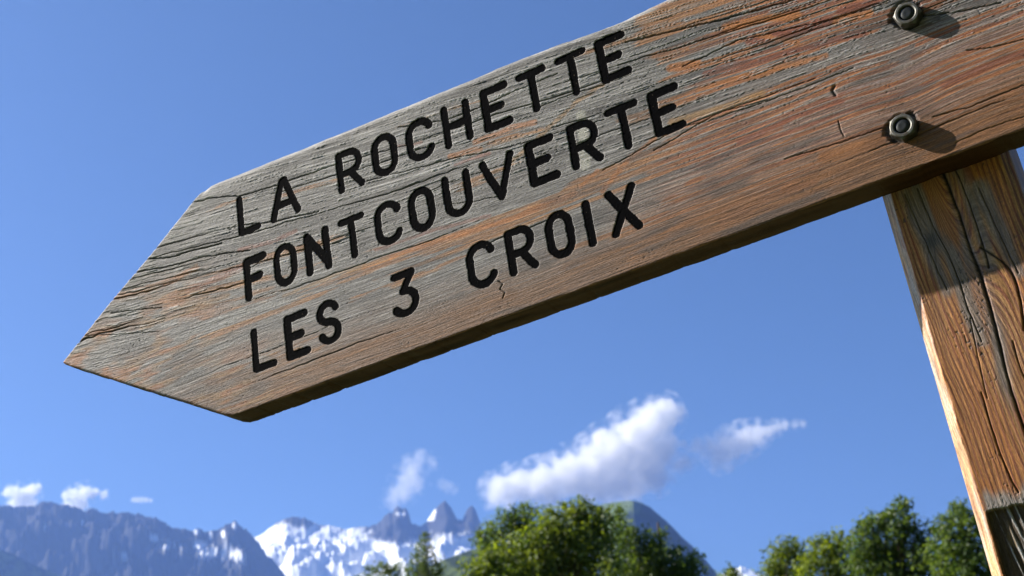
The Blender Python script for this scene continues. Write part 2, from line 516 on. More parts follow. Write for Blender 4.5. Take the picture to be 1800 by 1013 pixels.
GLYPH = {
    'L': [[(0, 1), (0, 0)], [(0, 0), (1, 0)]],
    'A': [[(0, 0), (.44, 1)], [(.44, 1), (.56, 1)], [(.56, 1), (1, 0)], [(.2, .33), (.82, .33)]],
    'R': [[(0, 0), (0, 1)], [(0, 1), (.5, 1)] + arc(.52, .72, .46, .28, 90, -90) + [(0, .44)], [(.5, .44), (1, 0)]],
    'O': [arc(.5, .70, .5, .30, 0, 180) + arc(.5, .30, .5, .30, 180, 360) + [(1, .70)]],
    'C': [[(1, .78)] + arc(.52, .70, .52, .30, 25, 180) + arc(.52, .30, .52, .30, 180, 335)],
    'H': [[(0, 0), (0, 1)], [(1, 0), (1, 1)], [(0, .5), (1, .5)]],
    'E': [[(0, 0), (0, 1)], [(0, 1), (1, 1)], [(0, .5), (.74, .5)], [(0, 0), (1, 0)]],
    'F': [[(0, 0), (0, 1)], [(0, 1), (1, 1)], [(0, .5), (.72, .5)]],
    'T': [[(0, 1), (1, 1)], [(.5, 1), (.5, 0)]],
    'N': [[(0, 0), (0, 1)], [(0, 1), (1, .12)], [(1, 0), (1, 1)]],
    'U': [[(0, 1), (0, .32)] + arc(.5, .32, .5, .32, 180, 360) + [(1, 1)]],
    'V': [[(0, 1), (.5, 0)], [(.5, 0), (1, 1)]],
    'S': [arc(.5, .76, .48, .24, 20, 270, 16)[:] + arc(.5, .27, .48, .25, 90, -160, 16)],
    '3': [[(0, 1), (.92, 1)], [(.92, 1), (.36, .58)], [(.36, .58)] + arc(.42, .29, .58, .29, 85, -150, 16)],
    'I': [[(0, 0), (0, 1)]],
    'X': [[(0, 1), (1, 0)], [(1, 1), (0, 0)]],
}
ROWS = [
    (593.4, [('L', -653.3, -636.1), ('A', -620.3, -595.5), ('R', -551.8, -532.0), ('O', -517.3, -499.3), ('C', -484.5, -465.0), ('H', -450.2, -430.6), ('E', -414.0, -395.4), ('T', -381.5, -361.5), ('T', -347.4, -326.9), ('E', -312.8, -294.5)]),
    (532.9, [('F', -651.0, -634.0), ('O', -621.0, -604.2), ('N', -589.7, -571.7), ('T', -556.0, -537.0), ('C', -522.2, -503.4), ('O', -490.2, -473.0), ('U', -458.3, -439.3), ('V', -424.5, -400.0), ('E', -384.0, -365.4), ('R', -348.6, -329.2), ('T', -316.2, -295.0), ('E', -281.0, -263.0)]),
    (468.5, [('L', -649.2, -631.6), ('E', -616.1, -599.2), ('S', -585.2, -568.6), ('3', -513.8, -497.0), ('C', -447.2, -428.4), ('R', -412.8, -394.6), ('O', -379.4, -362.6), ('I', -347.2, -347.2), ('X', -328.6, -310.2)]),
]
LETTERS = []
for base, row in ROWS:
    for ch, a, b_ in row:
        w = b_ - a
        segs = []
        for st in GLYPH[ch]:
            q = [(a + x * w, base + y * CAP) for x, y in st]
            segs += [(q[i], q[i + 1]) for i in range(len(q) - 1)]
        rad = 3.2 if ch in 'EFN' else 2.9
        LETTERS.append((ch, a - 6, b_ + 6, base - 6, base + CAP + 6, segs, rad))


def letter_sdf(U, V, segs, rad):
    d = np.full(U.shape, 1e9)
    for (ax, ay), (bx, by) in segs:
        dx, dy = bx - ax, by - ay
        t = np.clip(((U - ax) * dx + (V - ay) * dy) / (dx * dx + dy * dy + 1e-9), 0, 1)
        d = np.minimum(d, np.hypot(U - ax - t * dx, V - ay - t * dy))
    wob = 0.24 * vnoise(U / 2.3, V / 1.6, 71) + 0.16 * vnoise(U / 0.9, V / 0.8, 72) + 0.35 * vnoise(U / 9, V / 7, 73)
    return d - rad + wob


# --- board face as a carved, weathered relief
TOP = np.array([(-853.5, 543.5), (-795.8, 583), (-752, 610), (-703.4, 643.0), (-690, 651.5), (-684, 653.6), (-676, 653.8), (-645.4, 652.3), (-603.7, 650.8), (-523.5, 648.2), (-455.2, 646.5), (-415.9, 645.6), (-400, 645.5), (-350, 643.3), (-302, 639.4), (-287, 638.8), (-258.5, 640.5), (-150, 642), (24, 640)])
BOT = np.array([(-853.5, 541.0), (-850.8, 538.8), (-790, 503), (-720, 462), (-684, 440.2), (-677, 437.4), (-670, 436.9), (-597, 437.0), (-438, 437.2), (-249, 436.8), (-46, 436.6), (24, 436.6)])

NX, NY = 1560, 410
cu = np.concatenate([np.linspace(-853.5, -676, 380)[:-1], np.linspace(-676, -20, NX - 400), np.linspace(-20, 24, 22)[1:]])
NX = len(cu)
tp = np.interp(cu, TOP[:, 0], TOP[:, 1]) + 0.5 * fbm(cu / 14, cu * 0, 4, 90) - 0.9 * np.clip(fbm(cu / 5, cu * 0 + 3, 3, 98) - 0.1, 0, 1) * sstep(-680, -700, cu) - 1.2 * np.clip(fbm(cu / 9, cu * 0 + 6, 3, 99) - 0.25, 0, 1)
bt = np.interp(cu, BOT[:, 0], BOT[:, 1]) + 0.35 * fbm(cu / 9, cu * 0, 4, 91) + 1.5 * np.clip(fbm(cu / 8, cu * 0 + 4, 4, 89) - 0.22, 0, 1)
bb = np.linspace(0, 1, NY)
U = np.tile(cu[None, :], (NY, 1))
V = bt[None, :] + (tp - bt)[None, :] * bb[:, None]


def seg_dist(U, V, pts):
    d = np.full(U.shape, 1e9)
    for (ax, ay), (bx, by) in zip(pts[:-1], pts[1:]):
        dx, dy = bx - ax, by - ay
        t = np.clip(((U - ax) * dx + (V - ay) * dy) / (dx * dx + dy * dy + 1e-9), 0, 1)
        d = np.minimum(d, np.hypot(U - ax - t * dx, V - ay - t * dy))
    return d


def px_uv(px, py, w=0.0):
    r = np.array([(px - CX) / F_PX, -(py - CY) / F_PX, 1.0])
    p = r * (SIGN_D - w) / (SN @ r)
    return (p @ SU * 1000, p @ SV * 1000)


def wood_board(U, V):
    sm = sstep(470, 615, V)
    g = V + 0.125 * (U + 480) * sm + 4.0 * fbm(U / 190, V / 70, 3, 1) + 0.5 * fbm(U / 45, V / 18, 2, 5)
    g = g + 3.0 * np.exp(-((U + 108) / 22) ** 2) * np.exp(-((V - 505) / 70) ** 2)
    upper = sstep(500, 560, V + 18 * fbm(U / 60, V / 25, 3, 8) + 0.03 * (U + 500))
    right = sstep(-340, -190, U + 50 * fbm(U / 50, V / 30, 3, 12) + 0.5 * (560 - V))
    tip = sstep(-640, -740, U + 30 * fbm(U / 50, V / 30, 3, 14))
    rp = g / 5.6 + 1.1 * vnoise(g / 19, U / 400, 20) + 0.25 * fbm(U / 60, g / 8, 3, 21)
    rid = np.floor(rp); rf = rp - rid
    rrand = vnoise(rid * 1.37, rid * 0.0 + U / 170, 22)
    late = np.exp(-((rf - 0.10) / 0.13) ** 2) + np.exp(-((rf - 1.10) / 0.13) ** 2)
    fib = fbm(U / 40, g * 1.1, 4, 30)
    fib2 = vnoise(U / 11, g * 2.0, 34)
    speck = vnoise(U / 1.1, V / 0.9, 36)
    # height (mm)
    h = 0.09 * fib + 0.06 * fib2 + 0.04 * speck
    h += lerp(0.07, 0.17, np.maximum(upper, right)) * late * (0.6 + 0.4 * rrand)
    fl = g / 9.5 + 0.7 * fbm(U / 120, g / 14, 3, 40)
    ff = fl - np.floor(fl); frand = np.clip(vnoise(np.floor(fl) * 2.1, U / 70, 44) + 0.1, 0, 1)
    saw = np.where(ff < 0.95, ff / 0.95, (1 - ff) / 0.05)
    h += saw * frand * lerp(0.04, 0.30, upper * (1 - 0.55 * right))
    rag = fbm(U / 26, g / 1.3, 4, 47)
    h += np.clip(rag - 0.30, 0, 1) * 0.7 * upper * (1 - .5 * right)
    # cracks following the grain
    rng = np.random.RandomState(3)
    crack = np.zeros_like(U)
    for k in range(40):
        gu = rng.uniform(-860, 20); ln = rng.uniform(25, 170)
        up_ = rng.rand() < 0.74
        gv = rng.uniform(540, 655) if up_ else rng.uniform(440, 560)
        wd = rng.uniform(0.16, 0.34) * (1.0 if up_ else 0.7)
        if gu < -660 and not up_: continue
        iu = int(np.argmin(np.abs(U[0] - gu))); iv = int(np.argmin(np.abs(V[:, iu] - gv)))
        g0 = g[iv, iu]
        c0, c1 = np.searchsorted(U[0], [gu - ln, gu + ln])
        if c1 - c0 < 3: continue
        uu = U[:, c0:c1]; gg = g[:, c0:c1]
        end = 1 - np.clip(np.abs(uu - gu) / ln, 0, 1) ** 2
        wig = 0.5 * vnoise(uu / 7, uu * 0 + k, 60) + 0.9 * vnoise(uu / 40, uu * 0 + k, 61)
        crack[:, c0:c1] = np.maximum(crack[:, c0:c1], end * np.exp(-((gg - g0 - wig) / (wd * (0.5 + end))) ** 2) * min(1, wd / 0.2))
    hero = [  # long splits traced from the photograph
        ([(1100, 75), (1180, 55), (1290, 30), (1400, -2)], 0.55, 1.0),
        ([(1110, 100), (1220, 60), (1300, 40)], 0.25, .7),
        ([(1200, 118), (1300, 70), (1470, 33), (1560, 5)], 0.35, .9),
        ([(645, 318), (720, 300), (800, 278), (880, 262), (960, 240), (1062, 210)], 0.32, .9),
        ([(400, 402), (425, 396), (482, 390), (560, 372)], 0.4, 1.0),
        ([(337, 356), (380, 347), (420, 345), (490, 325), (560, 300)], 0.45, 1.0),
        ([(262, 455), (300, 452), (340, 440), (390, 428)], 0.6, 1.0),
        ([(235, 480), (290, 470), (360, 452), (440, 440)], 0.5, 1.0),
        ([(195, 552), (240, 545), (285, 540)], 0.35, .8), ([(150, 590), (200, 588), (280, 583)], 0.28, .7),
        ([(1060, 300), (1200, 222), (1240, 215), (1370, 170), (1500, 120)], 0.3, .8),
        ([(1150, 265), (1260, 200), (1350, 175)], 0.3, .8),
        ([(790, 360), (830, 355), (880, 345)], 0.25, .7), ([(440, 470), (480, 455), (530, 440), (600, 425)], 0.3, .8),
        ([(560, 300), (640, 275), (715, 255), (780, 235)], 0.3, .9), ([(700, 225), (780, 212), (840, 190), (905, 160), (980, 130)], 0.35, .9),
        ([(940, 190), (1010, 165), (1060, 150), (1110, 130)], 0.3, .9),
        ([(876, 494), (884, 499), (879, 508), (888, 513), (884, 524)], 0.35, .8),
        ([(1467, 152), (1463, 160), (1469, 168)], 0.9, .8), ([(1474, 212), (1477, 228), (1484, 241)], 0.28, .7),
        ([(1620, 30), (1680, 22), (1760, 5)], 0.4, .9), ([(1380, 280), (1480, 250), (1560, 222)], 0.35, .7), ([(1640, 205), (1700, 190), (1800, 150)], 0.3, .8),
        ([(1700, 90), (1740, 85), (1800, 70)], 0.3, .8), ([(1680, 250), (1740, 225), (1800, 205)], .25, .7),
    ]
    for pts, wd, st in hero:
        uvp = [px_uv(*p) for p in pts]
        ulo, uhi = min(p[0] for p in uvp) - 6, max(p[0] for p in uvp) + 6
        c0, c1 = np.searchsorted(U[0], [ulo, uhi])
        uu, vv = U[:, c0:c1], V[:, c0:c1]
        wig = 0.5 * vnoise(uu / 9, vv / 9, 63) + 0.35 * vnoise(uu / 2, vv / 3, 64)
        d = seg_dist(uu + 0.3 * wig, vv + wig, uvp)
        crack[:, c0:c1] = np.maximum(crack[:, c0:c1], st * np.exp(-(d / wd) ** 2))
    h -= 1.2 * crack
    # colours (surface reflectance)
    gray = np.array([0.165, 0.152, 0.145]); grayl = np.array([0.45, 0.43, 0.415]); grayd = np.array([0.075, 0.070, 0.069])
    orange = np.array([0.39, 0.138, 0.032]); red = np.array([0.205, 0.054, 0.024]); tan = np.array([0.28, 0.155, 0.060]); brown = np.array([0.13, 0.058, 0.024])
    L = lambda a, b__, t: a + (b__ - a) * t[..., None]
    one = np.ones(U.shape + (3,))
    c = L(one * gray, one * grayl, np.clip(0.75 * fib + 0.5 * saw * frand * upper + 0.25 * fib2 + 0.22 * sstep(560, 640, V) * (1 - right), 0, 1))  # last term puts the silvery sheen of the upper left into the grey
    c = L(c, one * grayd, np.clip(-0.9 * fib - 0.3 * fib2 + 0.1, 0, 1) * 0.8)
    # varnish left in the soft stripes
    pres = vnoise(rid * 3.71 + 0.5, U / 130 + rid * 0.77, 80) + 0.30 * fbm(U / 22, g / 2.5, 3, 84)
    bias = -0.62 + 0.98 * right + 0.30 * (1 - upper) * sstep(455, 500, V) + 0.10 * tip
    bias += 0.75 * np.exp(-(((U + 262) / 40) ** 2 + ((V - 608) / 14) ** 2)) + 0.8 * np.exp(-(((U + 150) / 55) ** 2 + ((V - 585 + 0.12 * (U + 150)) / 16) ** 2))
    for bu0, bv0, bl, bw, st in [(-560, 515, 90, 5, .8), (-420, 512, 80, 6, .9), (-370, 575, 45, 4, .6), (-640, 560, 40, 5, .8), (-700, 566, 45, 7, .8), (-745, 560, 40, 6, .7), (-300, 520, 60, 8, .7), (-690, 528, 60, 8, .6), (-395, 582, 26, 4, .7)]:
        bias += st * np.exp(-(((U - bu0) / bl) ** 2 + ((V - bv0) / bw) ** 2))
    bias -= 0.75 * np.exp(-((U + 104) / 11) ** 2) * sstep(455, 480, V) * sstep(560, 535, V)
    bias -= 0.7 * sstep(622, 640, V) * sstep(-200, -320, U)
    wob = 0.16 * fbm(U / 18, g / 2.0, 3, 85)
    stripe = sstep(0.20, 0.32, rf + wob) * sstep(1.0, 0.88, rf + wob)
    soft = lerp(1.0, stripe, 0.35 + 0.65 * right)
    vm = sstep(0.0, 0.16, pres + bias) * soft
    core = np.exp(-((rf - 0.62) / 0.20) ** 2)
    solid = right * sstep(560, 480, V + 12 * fbm(U / 40, V / 15, 3, 87)) * 0.6
    vm = np.maximum(vm, solid * (0.55 + 0.45 * stripe))
    vcol = L(one * orange, one * red, np.clip(core * 0.95 + 0.45 * rrand - 0.1, 0, 1))
    vcol = L(vcol, one * tan, np.clip(0.6 * (1 - right) + 0.35 * fib, 0, 0.8))
    c = L(c, vcol * (1 + 0.25 * fib[..., None]), vm * 0.88)
    smears = [([(1275, 48), (1330, 35), (1400, 28)], 3.6, orange, .9), ([(1318, 72), (1380, 60), (1460, 36)], 4.2, red, .9), ([(1180, 120), (1225, 112)], 3.6, orange, .9), ([(1150, 98), (1208, 84)], 2.0, orange, .8),
              ([(1478, 20), (1560, -5)], 4.0, red, .85), ([(1470, 38), (1530, 24)], 3.0, orange, .85), ([(1400, 75), (1330, 62)], 2.0, orange, .8),
              ([(640, 470), (720, 440), (800, 415), (900, 385), (1010, 340)], 2.6, orange, .75), ([(660, 440), (760, 405), (860, 380)], 1.6, red, .5), ([(500, 520), (600, 480), (680, 455)], 1.8, tan, .6),
              ([(190, 525), (240, 512), (300, 495), (345, 470)], 3.2, orange, .65), ([(330, 512), (380, 490), (425, 470)], 3.6, red, .65), ([(420, 440), (480, 425), (520, 405)], 2.2, red, .6), ([(250, 575), (330, 545), (400, 520)], 3.5, tan, .6), ([(300, 520), (350, 500)], 2.4, red, .5),
              ([(790, 275), (845, 262)], 2.4, orange, .7), ([(835, 250), (900, 225), (940, 214)], 2.6, orange, .7), ([(1060, 150), (1020, 175), (975, 215), (900, 285)], 2.0, tan, .7), ([(1150, 245), (1105, 280), (1060, 335)], 2.2, orange, .7), ([(1050, 300), (1020, 330)], 1.8, orange, .6),
              ([(1021, 205), (1026, 245), (1030, 290)], 4.5, np.array([.46, .44, .38]), .75), ([(690, 260), (740, 250)], 1.5, red, .5), ([(800, 290), (860, 270)], 1.6, red, .6),
              ([(560, 640), (640, 610), (760, 570), (900, 520)], 4.5, brown, .5), ([(1000, 470), (1100, 430), (1200, 390)], 6.0, brown, .5), ([(1110, 450), (1200, 400), (1330, 350)], 5.0, orange, .5),
              ([(1450, 276), (1500, 262), (1545, 250)], 5.5, orange, .85), ([(1380, 332), (1450, 306), (1520, 284)], 3.6, orange, .85), ([(1270, 388), (1350, 350), (1430, 322)], 3.5, red, .7), ([(1510, 314), (1560, 300), (1610, 284)], 4.5, np.array([.055, .056, .062]), .85), ([(1640, 270), (1720, 240), (1800, 205)], 4.0, orange, .7), ([(1660, 150), (1730, 120), (1800, 95)], 3.0, red, .7), ([(1300, 250), (1400, 205), (1480, 178)], 2.4, red, .7), ([(1240, 130), (1330, 108), (1440, 78), (1520, 58)], 2.8, red, .8), ([(1230, 155), (1330, 130), (1450, 98)], 2.6, orange, .8), ([(1180, 215), (1260, 192), (1340, 165)], 2.8, tan * 1.1, .8)]
    for pts, wd, colr, st in smears:
        uvp = [px_uv(*p) for p in pts]
        c0, c1 = np.searchsorted(U[0], [min(p[0] for p in uvp) - 14, max(p[0] for p in uvp) + 14])
        uu, gg = U[:, c0:c1], g[:, c0:c1]
        d = seg_dist(uu, V[:, c0:c1], uvp) + 1.3 * fbm(uu / 14, gg / 2.2, 3, 151) + 0.5 * fbm(uu / 5, gg / 1.2, 2, 153)
        mk = sstep(wd * 1.25, wd * 0.55, d) * st
        c[:, c0:c1] = L(c[:, c0:c1], one[:, c0:c1] * colr * (1 + 0.25 * fib[:, c0:c1, None]), mk)
    low = sstep(492, 446, V + 10 * fbm(U / 40, V / 12, 3, 86))
    c = L(c, L(one * np.array([0.21, 0.098, 0.038]), one * brown, np.clip(0.4 + 0.9 * fib, 0, 1)), low * 0.85)
    mot = fbm(U / 34, g / 6, 4, 88); mot2 = fbm(U / 26, g / 4.5, 4, 188)
    tipc = L(L(one * tan * 0.82, one * orange * 0.72, sstep(-0.05, 0.3, mot2)), one * brown, sstep(0.05, 0.4, -mot2))
    lower_left = tip * sstep(600, 545, V)
    lower_left = np.maximum(lower_left, sstep(-560, -680, U) * sstep(505, 470, V))
    c = L(c, tipc, lower_left * sstep(-0.28, 0.12, mot) * 0.85)
    c = L(c, one * grayd * 0.8, sstep(0.18, 0.5, fbm(U / 60, g / 9, 4, 190)) * 0.55)     # sooty weathering
    dots = sstep(0.72, 0.86, vnoise(U / 0.95, V / 0.85, 93)) * sstep(0.0, 0.4, vnoise(U / 30, V / 20, 94))
    c = L(c, one * 0.05, dots * 0.7)
    h -= 0.25 * dots
    flake = sstep(0.36, 0.46, fbm(U / 22, g / 0.8, 3, 97)) * upper
    c = L(c, one * np.array([0.46, 0.45, 0.44]), flake * 0.6)
    h += 0.3 * flake
    c = L(c, one * 0.03, np.clip(crack * 1.3, 0, 1) * 0.85)
    return h, c, g


H, Ccol, Gb = wood_board(U, V)
# rounded arrises
d_top = seg_dist(U, V, [tuple(p) for p in TOP if p[0] > -692])
d_sl = np.minimum(seg_dist(U, V, [tuple(p) for p in TOP if p[0] < -680]), seg_dist(U, V, [tuple(p) for p in BOT if p[0] < -670]))
d_bt = seg_dist(U, V, [tuple(p) for p in BOT if p[0] > -680])


def arris(d, r):
    q = np.clip(r - d, 0, r)
    return -(r - np.sqrt(r * r - q * q))


H = H + arris(d_top + 0.6 * fbm(U / 20, V / 20, 3, 95), 7.5) + arris(d_sl, 2.2) + arris(d_bt + 0.5 * fbm(U / 10, V / 10, 3, 96), 1.3)
sunlit_edge = sstep(9, 2, d_top) * 0.45  # paler top edge: its sunlit brightness is put into the colour
Ccol = Ccol + (np.array([0.36, 0.35, 0.335]) - Ccol) * sunlit_edge[..., None]

# countersunk dents around the bolts
BOLTS = [(-92.6, 545.0), (-116.6, 466.3)]
for k, (bu, bv) in enumerate(BOLTS):
    ang = np.arctan2(V - bv, U - bu)
    rr_ = np.hypot(U - bu, V - bv) + 1.4 * vnoise(ang * 3, ang * 0 + k, 101) + 0.8 * vnoise(U / 3, V / 0.9, 102)
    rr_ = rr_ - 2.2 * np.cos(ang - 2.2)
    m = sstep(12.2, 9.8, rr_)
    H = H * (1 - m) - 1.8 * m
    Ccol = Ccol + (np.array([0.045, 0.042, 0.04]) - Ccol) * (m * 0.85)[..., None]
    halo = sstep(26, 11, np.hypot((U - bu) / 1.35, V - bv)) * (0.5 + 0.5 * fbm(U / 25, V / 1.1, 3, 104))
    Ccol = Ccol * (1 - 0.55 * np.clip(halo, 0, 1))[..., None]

# carve the letters
GROOVE = 1.1
for ch, a, b_, lo, hi, segs, rad in LETTERS:
    c0, c1 = np.searchsorted(cu, [a - 1, b_ + 1])
    uu, vv = U[:, c0:c1], V[:, c0:c1]
    sd = letter_sdf(uu, vv, segs, rad)
    m = sstep(0.40, -0.10, sd)
    H[:, c0:c1] = H[:, c0:c1] * (1 - m) - GROOVE * m
    p = sstep(0.32, 0.0, sd)
    rim = np.exp(-((sd - 0.6) / 0.3) ** 2) * np.clip(0.4 + vnoise(uu / 3, vv / 3, 111), 0, 1)  # pale outline puts the lit groove edge into the colour
    cc = Ccol[:, c0:c1]
    cc = cc + (np.array([0.36, 0.345, 0.33]) - cc) * (0.35 * rim)[..., None]
    Ccol[:, c0:c1] = cc + (np.array([0.0045, 0.0045, 0.0055]) - cc) * p[..., None]

front = loc(U.ravel(), V.ravel(), H.ravel())
verts = [front]; cols = [Ccol.reshape(-1, 3)]
quads = [grid_quads(NY, NX)]
loop = np.concatenate([np.arange(NX), (np.arange(1, NY) * NX + NX - 1), ((NY - 1) * NX + np.arange(NX - 2, -1, -1)), (np.arange(NY - 2, 0, -1) * NX)])
bu_, bv_ = U.ravel()[loop], V.ravel()[loop]
hb = H.ravel()[loop]
nl = len(loop); off = NX * NY
prev = loop; levels = [0.0, 0.18, 0.4, 0.62, 0.84, 1.0]
for i, lv in enumerate(levels):
    jit = 0.35 * fbm(bu_ / 6 + bv_ / 6, bu_ * 0 + i * 3.1, 3, 120) * (1 if 0 < lv < 1 else 0)
    w = hb + (-BOARD_T * 1000 + 0.05 - hb) * lv
    verts.append(loc(bu_, bv_ + jit, w))
    sc_ = np.clip(0.5 + 0.6 * fbm(bu_ / 60, bu_ * 0 + lv * 6, 3, 122), 0, 1)[:, None]
    top_side = sstep(560, 610, bv_)[:, None]
    cols.append((np.array([0.030, 0.011, 0.003]) * (1 - sc_) + np.array([0.11, 0.040, 0.009]) * sc_) * (1 - top_side) + top_side * np.array([0.38, 0.37, 0.35]))  # shaded underside and sunlit top edge are put into the colour
    cur = np.arange(off, off + nl)
    nx_ = np.roll(np.arange(nl), -1)
    if i > 0: quads.append(np.stack([prev[nx_], prev, cur, cur[nx_]], -1))
    prev = cur; off += nl
# back: strips between the lower and upper edge
low_i = prev[:NX]; up_i = np.concatenate([[prev[0]], prev[NX + NY - 2:NX + NY - 2 + NX - 1][::-1], ])
upper_ids = prev[NX + NY - 2: NX + NY - 2 + NX][::-1]
quads.append(np.stack([low_i[1:], low_i[:-1], upper_ids[:-1], upper_ids[1:]], -1))
board = obj('sign_board', mesh_np('sign_board', np.concatenate(verts), np.concatenate(quads), M_BOARD, True, np.concatenate(cols),
            {'along': np.concatenate([U.ravel()] + [bu_] * len(levels)), 'across': np.concatenate([Gb.ravel()] + [bv_ + 40 * lv for lv in levels])}), root)

# painted letters lying in the grooves
for ch, a, b_, lo, hi, segs, rad in LETTERS:
    st = 0.62
    gu = np.arange(a, b_ + st, st); gv = np.arange(lo, hi + st, st)
    uu, vv = np.meshgrid(gu, gv)
    inner = rad + 0.12
    sd = letter_sdf(uu, vv, segs, inner)
    cen = (sd[:-1, :-1] + sd[1:, :-1] + sd[:-1, 1:] + sd[1:, 1:]) / 4
    keep = cen < 0.05
    q = grid_quads(len(gv), len(gu))[keep.ravel()]
    e = 0.05                                      # pull the rim vertices onto the outline
    gxs = (letter_sdf(uu + e, vv, segs, inner) - sd) / e; gys = (letter_sdf(uu, vv + e, segs, inner) - sd) / e
    gl = np.hypot(gxs, gys) + 1e-6
    cnt = np.zeros(uu.shape); 
    for dy in (0, 1):
        for dx in (0, 1):
            cnt[dy:dy + keep.shape[0], dx:dx + keep.shape[1]] += keep
    rim = (cnt > 0) & (cnt < 4)
    mv = np.where(rim, np.clip(sd, -0.6, 0.6), 0)
    uu = uu - gxs / gl * mv; vv = vv - gys / gl * mv
    sd2 = letter_sdf(uu, vv, segs, inner)
    ww = -0.05 - 0.22 * sstep(0.1, -0.8, sd2) + 0.06 * vnoise(uu / 1.3, vv / 1.3, 130)
    used = np.unique(q); remap = np.full(uu.size, -1); remap[used] = np.arange(len(used))
    P = loc(uu.ravel()[used], vv.ravel()[used], ww.ravel()[used])
    o = obj('letter', mesh_np('letter', P, remap[q], M_PAINT), board)

# --- post
pv = np.concatenate([[ROOT_V * 1000 - 60], np.linspace(ROOT_V * 1000, 120, 40), np.linspace(135, 450, 640), np.linspace(456, 655, 30)])
NPV = len(pv)
uL, uR, ch_ = POST_UL * 1000, POST_UR * 1000, 7.0
fronts = np.concatenate([np.linspace(uL, uL + 6.6, 14), np.linspace(uL + 6.9, uR - 6.5, 190), np.linspace(uR - 6.0, uR, 12)])
nfr = len(fronts)
PUg = np.tile(fronts[None, :], (NPV, 1)); PVg = np.tile(pv[:, None], (1, nfr))
wF = -BOARD_T * 1000 - 0.4


def wood_post(U, V):
    x = U - uL                                      # 0..86 across the face
    lean = 0.055 * (V - 300)                        # grain runs slightly across the post
    kd = lambda cx, cy, s: np.exp(-(((x - cx) / s) ** 2 + ((V - cy) / (s * 1.7)) ** 2))
    g = x + lean + 2.6 * fbm(V / 120, x / 40, 3, 201) + 0.9 * fbm(V / 34, x / 9, 3, 204)
    ax = x - 44 + 0.045 * (V - 330)
    arch = np.exp(-(ax / 13) ** 2) * (V - 300) * 0.24          # nested arches near the board
    g2 = g + arch * sstep(300, 370, V) + 7 * kd(24, 395, 8) * np.sign(x - 24) - 6 * kd(82, 255, 16)
    rp = g2 / 3.0 + 0.6 * vnoise(g2 / 9, V / 200, 210)
    rid = np.floor(rp); rf = rp - rid
    late = np.exp(-((rf - 0.75) / 0.2) ** 2)
    fib = fbm(V / 30, g * 1.5, 4, 214); fib2 = vnoise(V / 8, g * 3.0, 218)
    h = 0.08 * fib + 0.04 * fib2 + 0.05 * (late - 0.3) + 0.6 * fbm(V / 130, x / 30, 2, 219)
    crack = np.zeros_like(U)
    cr = [([(1655, 298), (1668, 330), (1688, 380), (1702, 430), (1722, 478), (1735, 520), (1750, 575), (1762, 625), (1775, 680), (1792, 730), (1812, 790)], 0.95, 1.0),
          ([(1678, 295), (1700, 345), (1715, 390), (1728, 430), (1738, 470)], 0.45, .9),
          ([(1612, 330), (1640, 400), (1665, 440), (1685, 490), (1700, 540), (1725, 600)], 0.32, .8),
          ([(1590, 340), (1625, 420), (1650, 480), (1665, 510)], 0.25, .7),
          ([(1720, 330), (1745, 385), (1770, 440), (1790, 480)], 0.3, .7),
          ([(1725, 435), (1745, 448), (1770, 465), (1785, 490), (1795, 530), (1800, 580)], 0.7, .9),
          ([(1725, 690), (1745, 760), (1770, 830), (1790, 865)], 0.45, .8),
          ([(1780, 600), (1790, 640), (1808, 680)], 0.4, .8), ([(1705, 560), (1722, 640), (1735, 700)], .25, .6)]
    for pts, wd, st in cr:
        pa = np.array(pts, float); tt = np.arange(len(pa)); ts = np.linspace(0, len(pa) - 1, 4 * len(pa))
        pa = np.stack([np.interp(ts, tt, pa[:, 0]), np.interp(ts, tt, pa[:, 1])], 1)
        for _ in range(5): pa[1:-1] = 0.25 * pa[:-2] + 0.5 * pa[1:-1] + 0.25 * pa[2:]
        q = [px_uv(p[0], p[1], -BOARD_T) for p in pa]
        wd = wd * (0.55 + 0.75 * np.clip(0.5 + 0.5 * fbm(V / 40, V * 0 + wd * 9, 2, 222), 0, 1))
        wig = 0.22 * vnoise(V / 6, U / 6, 221)
        crack = np.maximum(crack, st * np.exp(-(seg_dist(U + wig, V, q) / wd) ** 2))
    h -= 2.2 * crack
    L = lambda a, b__, t: a + (b__ - a) * t[..., None]
    one = np.ones(U.shape + (3,))
    orange = np.array([0.40, 0.155, 0.036]); red = np.array([0.175, 0.045, 0.018]); tan = np.array([0.35, 0.185, 0.066]); gray = np.array([0.20, 0.18, 0.162])
    c = L(one * orange, one * tan, np.clip(0.45 + 0.8 * fbm(V / 90, x / 14, 3, 226), 0, 1))
    c = L(c, one * red, np.clip(late * 1.0 + 0.2 * fib, 0, 0.95))
    wide = np.zeros_like(U)
    for pts, wd, st in cr[:5]:
        q = [px_uv(p[0], p[1], -BOARD_T) for p in pts]
        wide = np.maximum(wide, np.exp(-(seg_dist(U, V, q) / 6.5) ** 2))
    gm = sstep(0.15, 0.75, wide * 0.75 * sstep(230, 330, V) + 0.5 * fbm(V / 60, x / 8, 4, 230) - 0.05)
    c = L(c, L(one * gray, one * gray * 0.6, np.clip(0.5 + fib, 0, 1)), gm * 0.8)
    kn = kd(24, 395, 4.2)
    c = L(c, one * 0.05, np.clip(kn * 1.2, 0, 1) * .8)
    sp = sstep(0.55, 0.75, vnoise(x / 1.1, V / 1.5, 233)) * sstep(0.05, 0.5, vnoise(x / 12, V / 30, 234))
    c = L(c, one * 0.03, sp * 0.75); h -= 0.25 * sp
    c = L(c, one * 0.02, np.clip(crack * 1.3, 0, 1) * 0.9)
    # planed-off, unvarnished foot below a ragged step
    xs = x - 8.5
    edge = 214.5 - 0.02 * xs + 1.1 * fbm(x / 5, x * 0, 3, 240)
    foot = sstep(edge + 0.35, edge - 0.35, V) * sstep(8.2, 9.2, x + 0.7 * vnoise(V / 9, x * 0, 241))
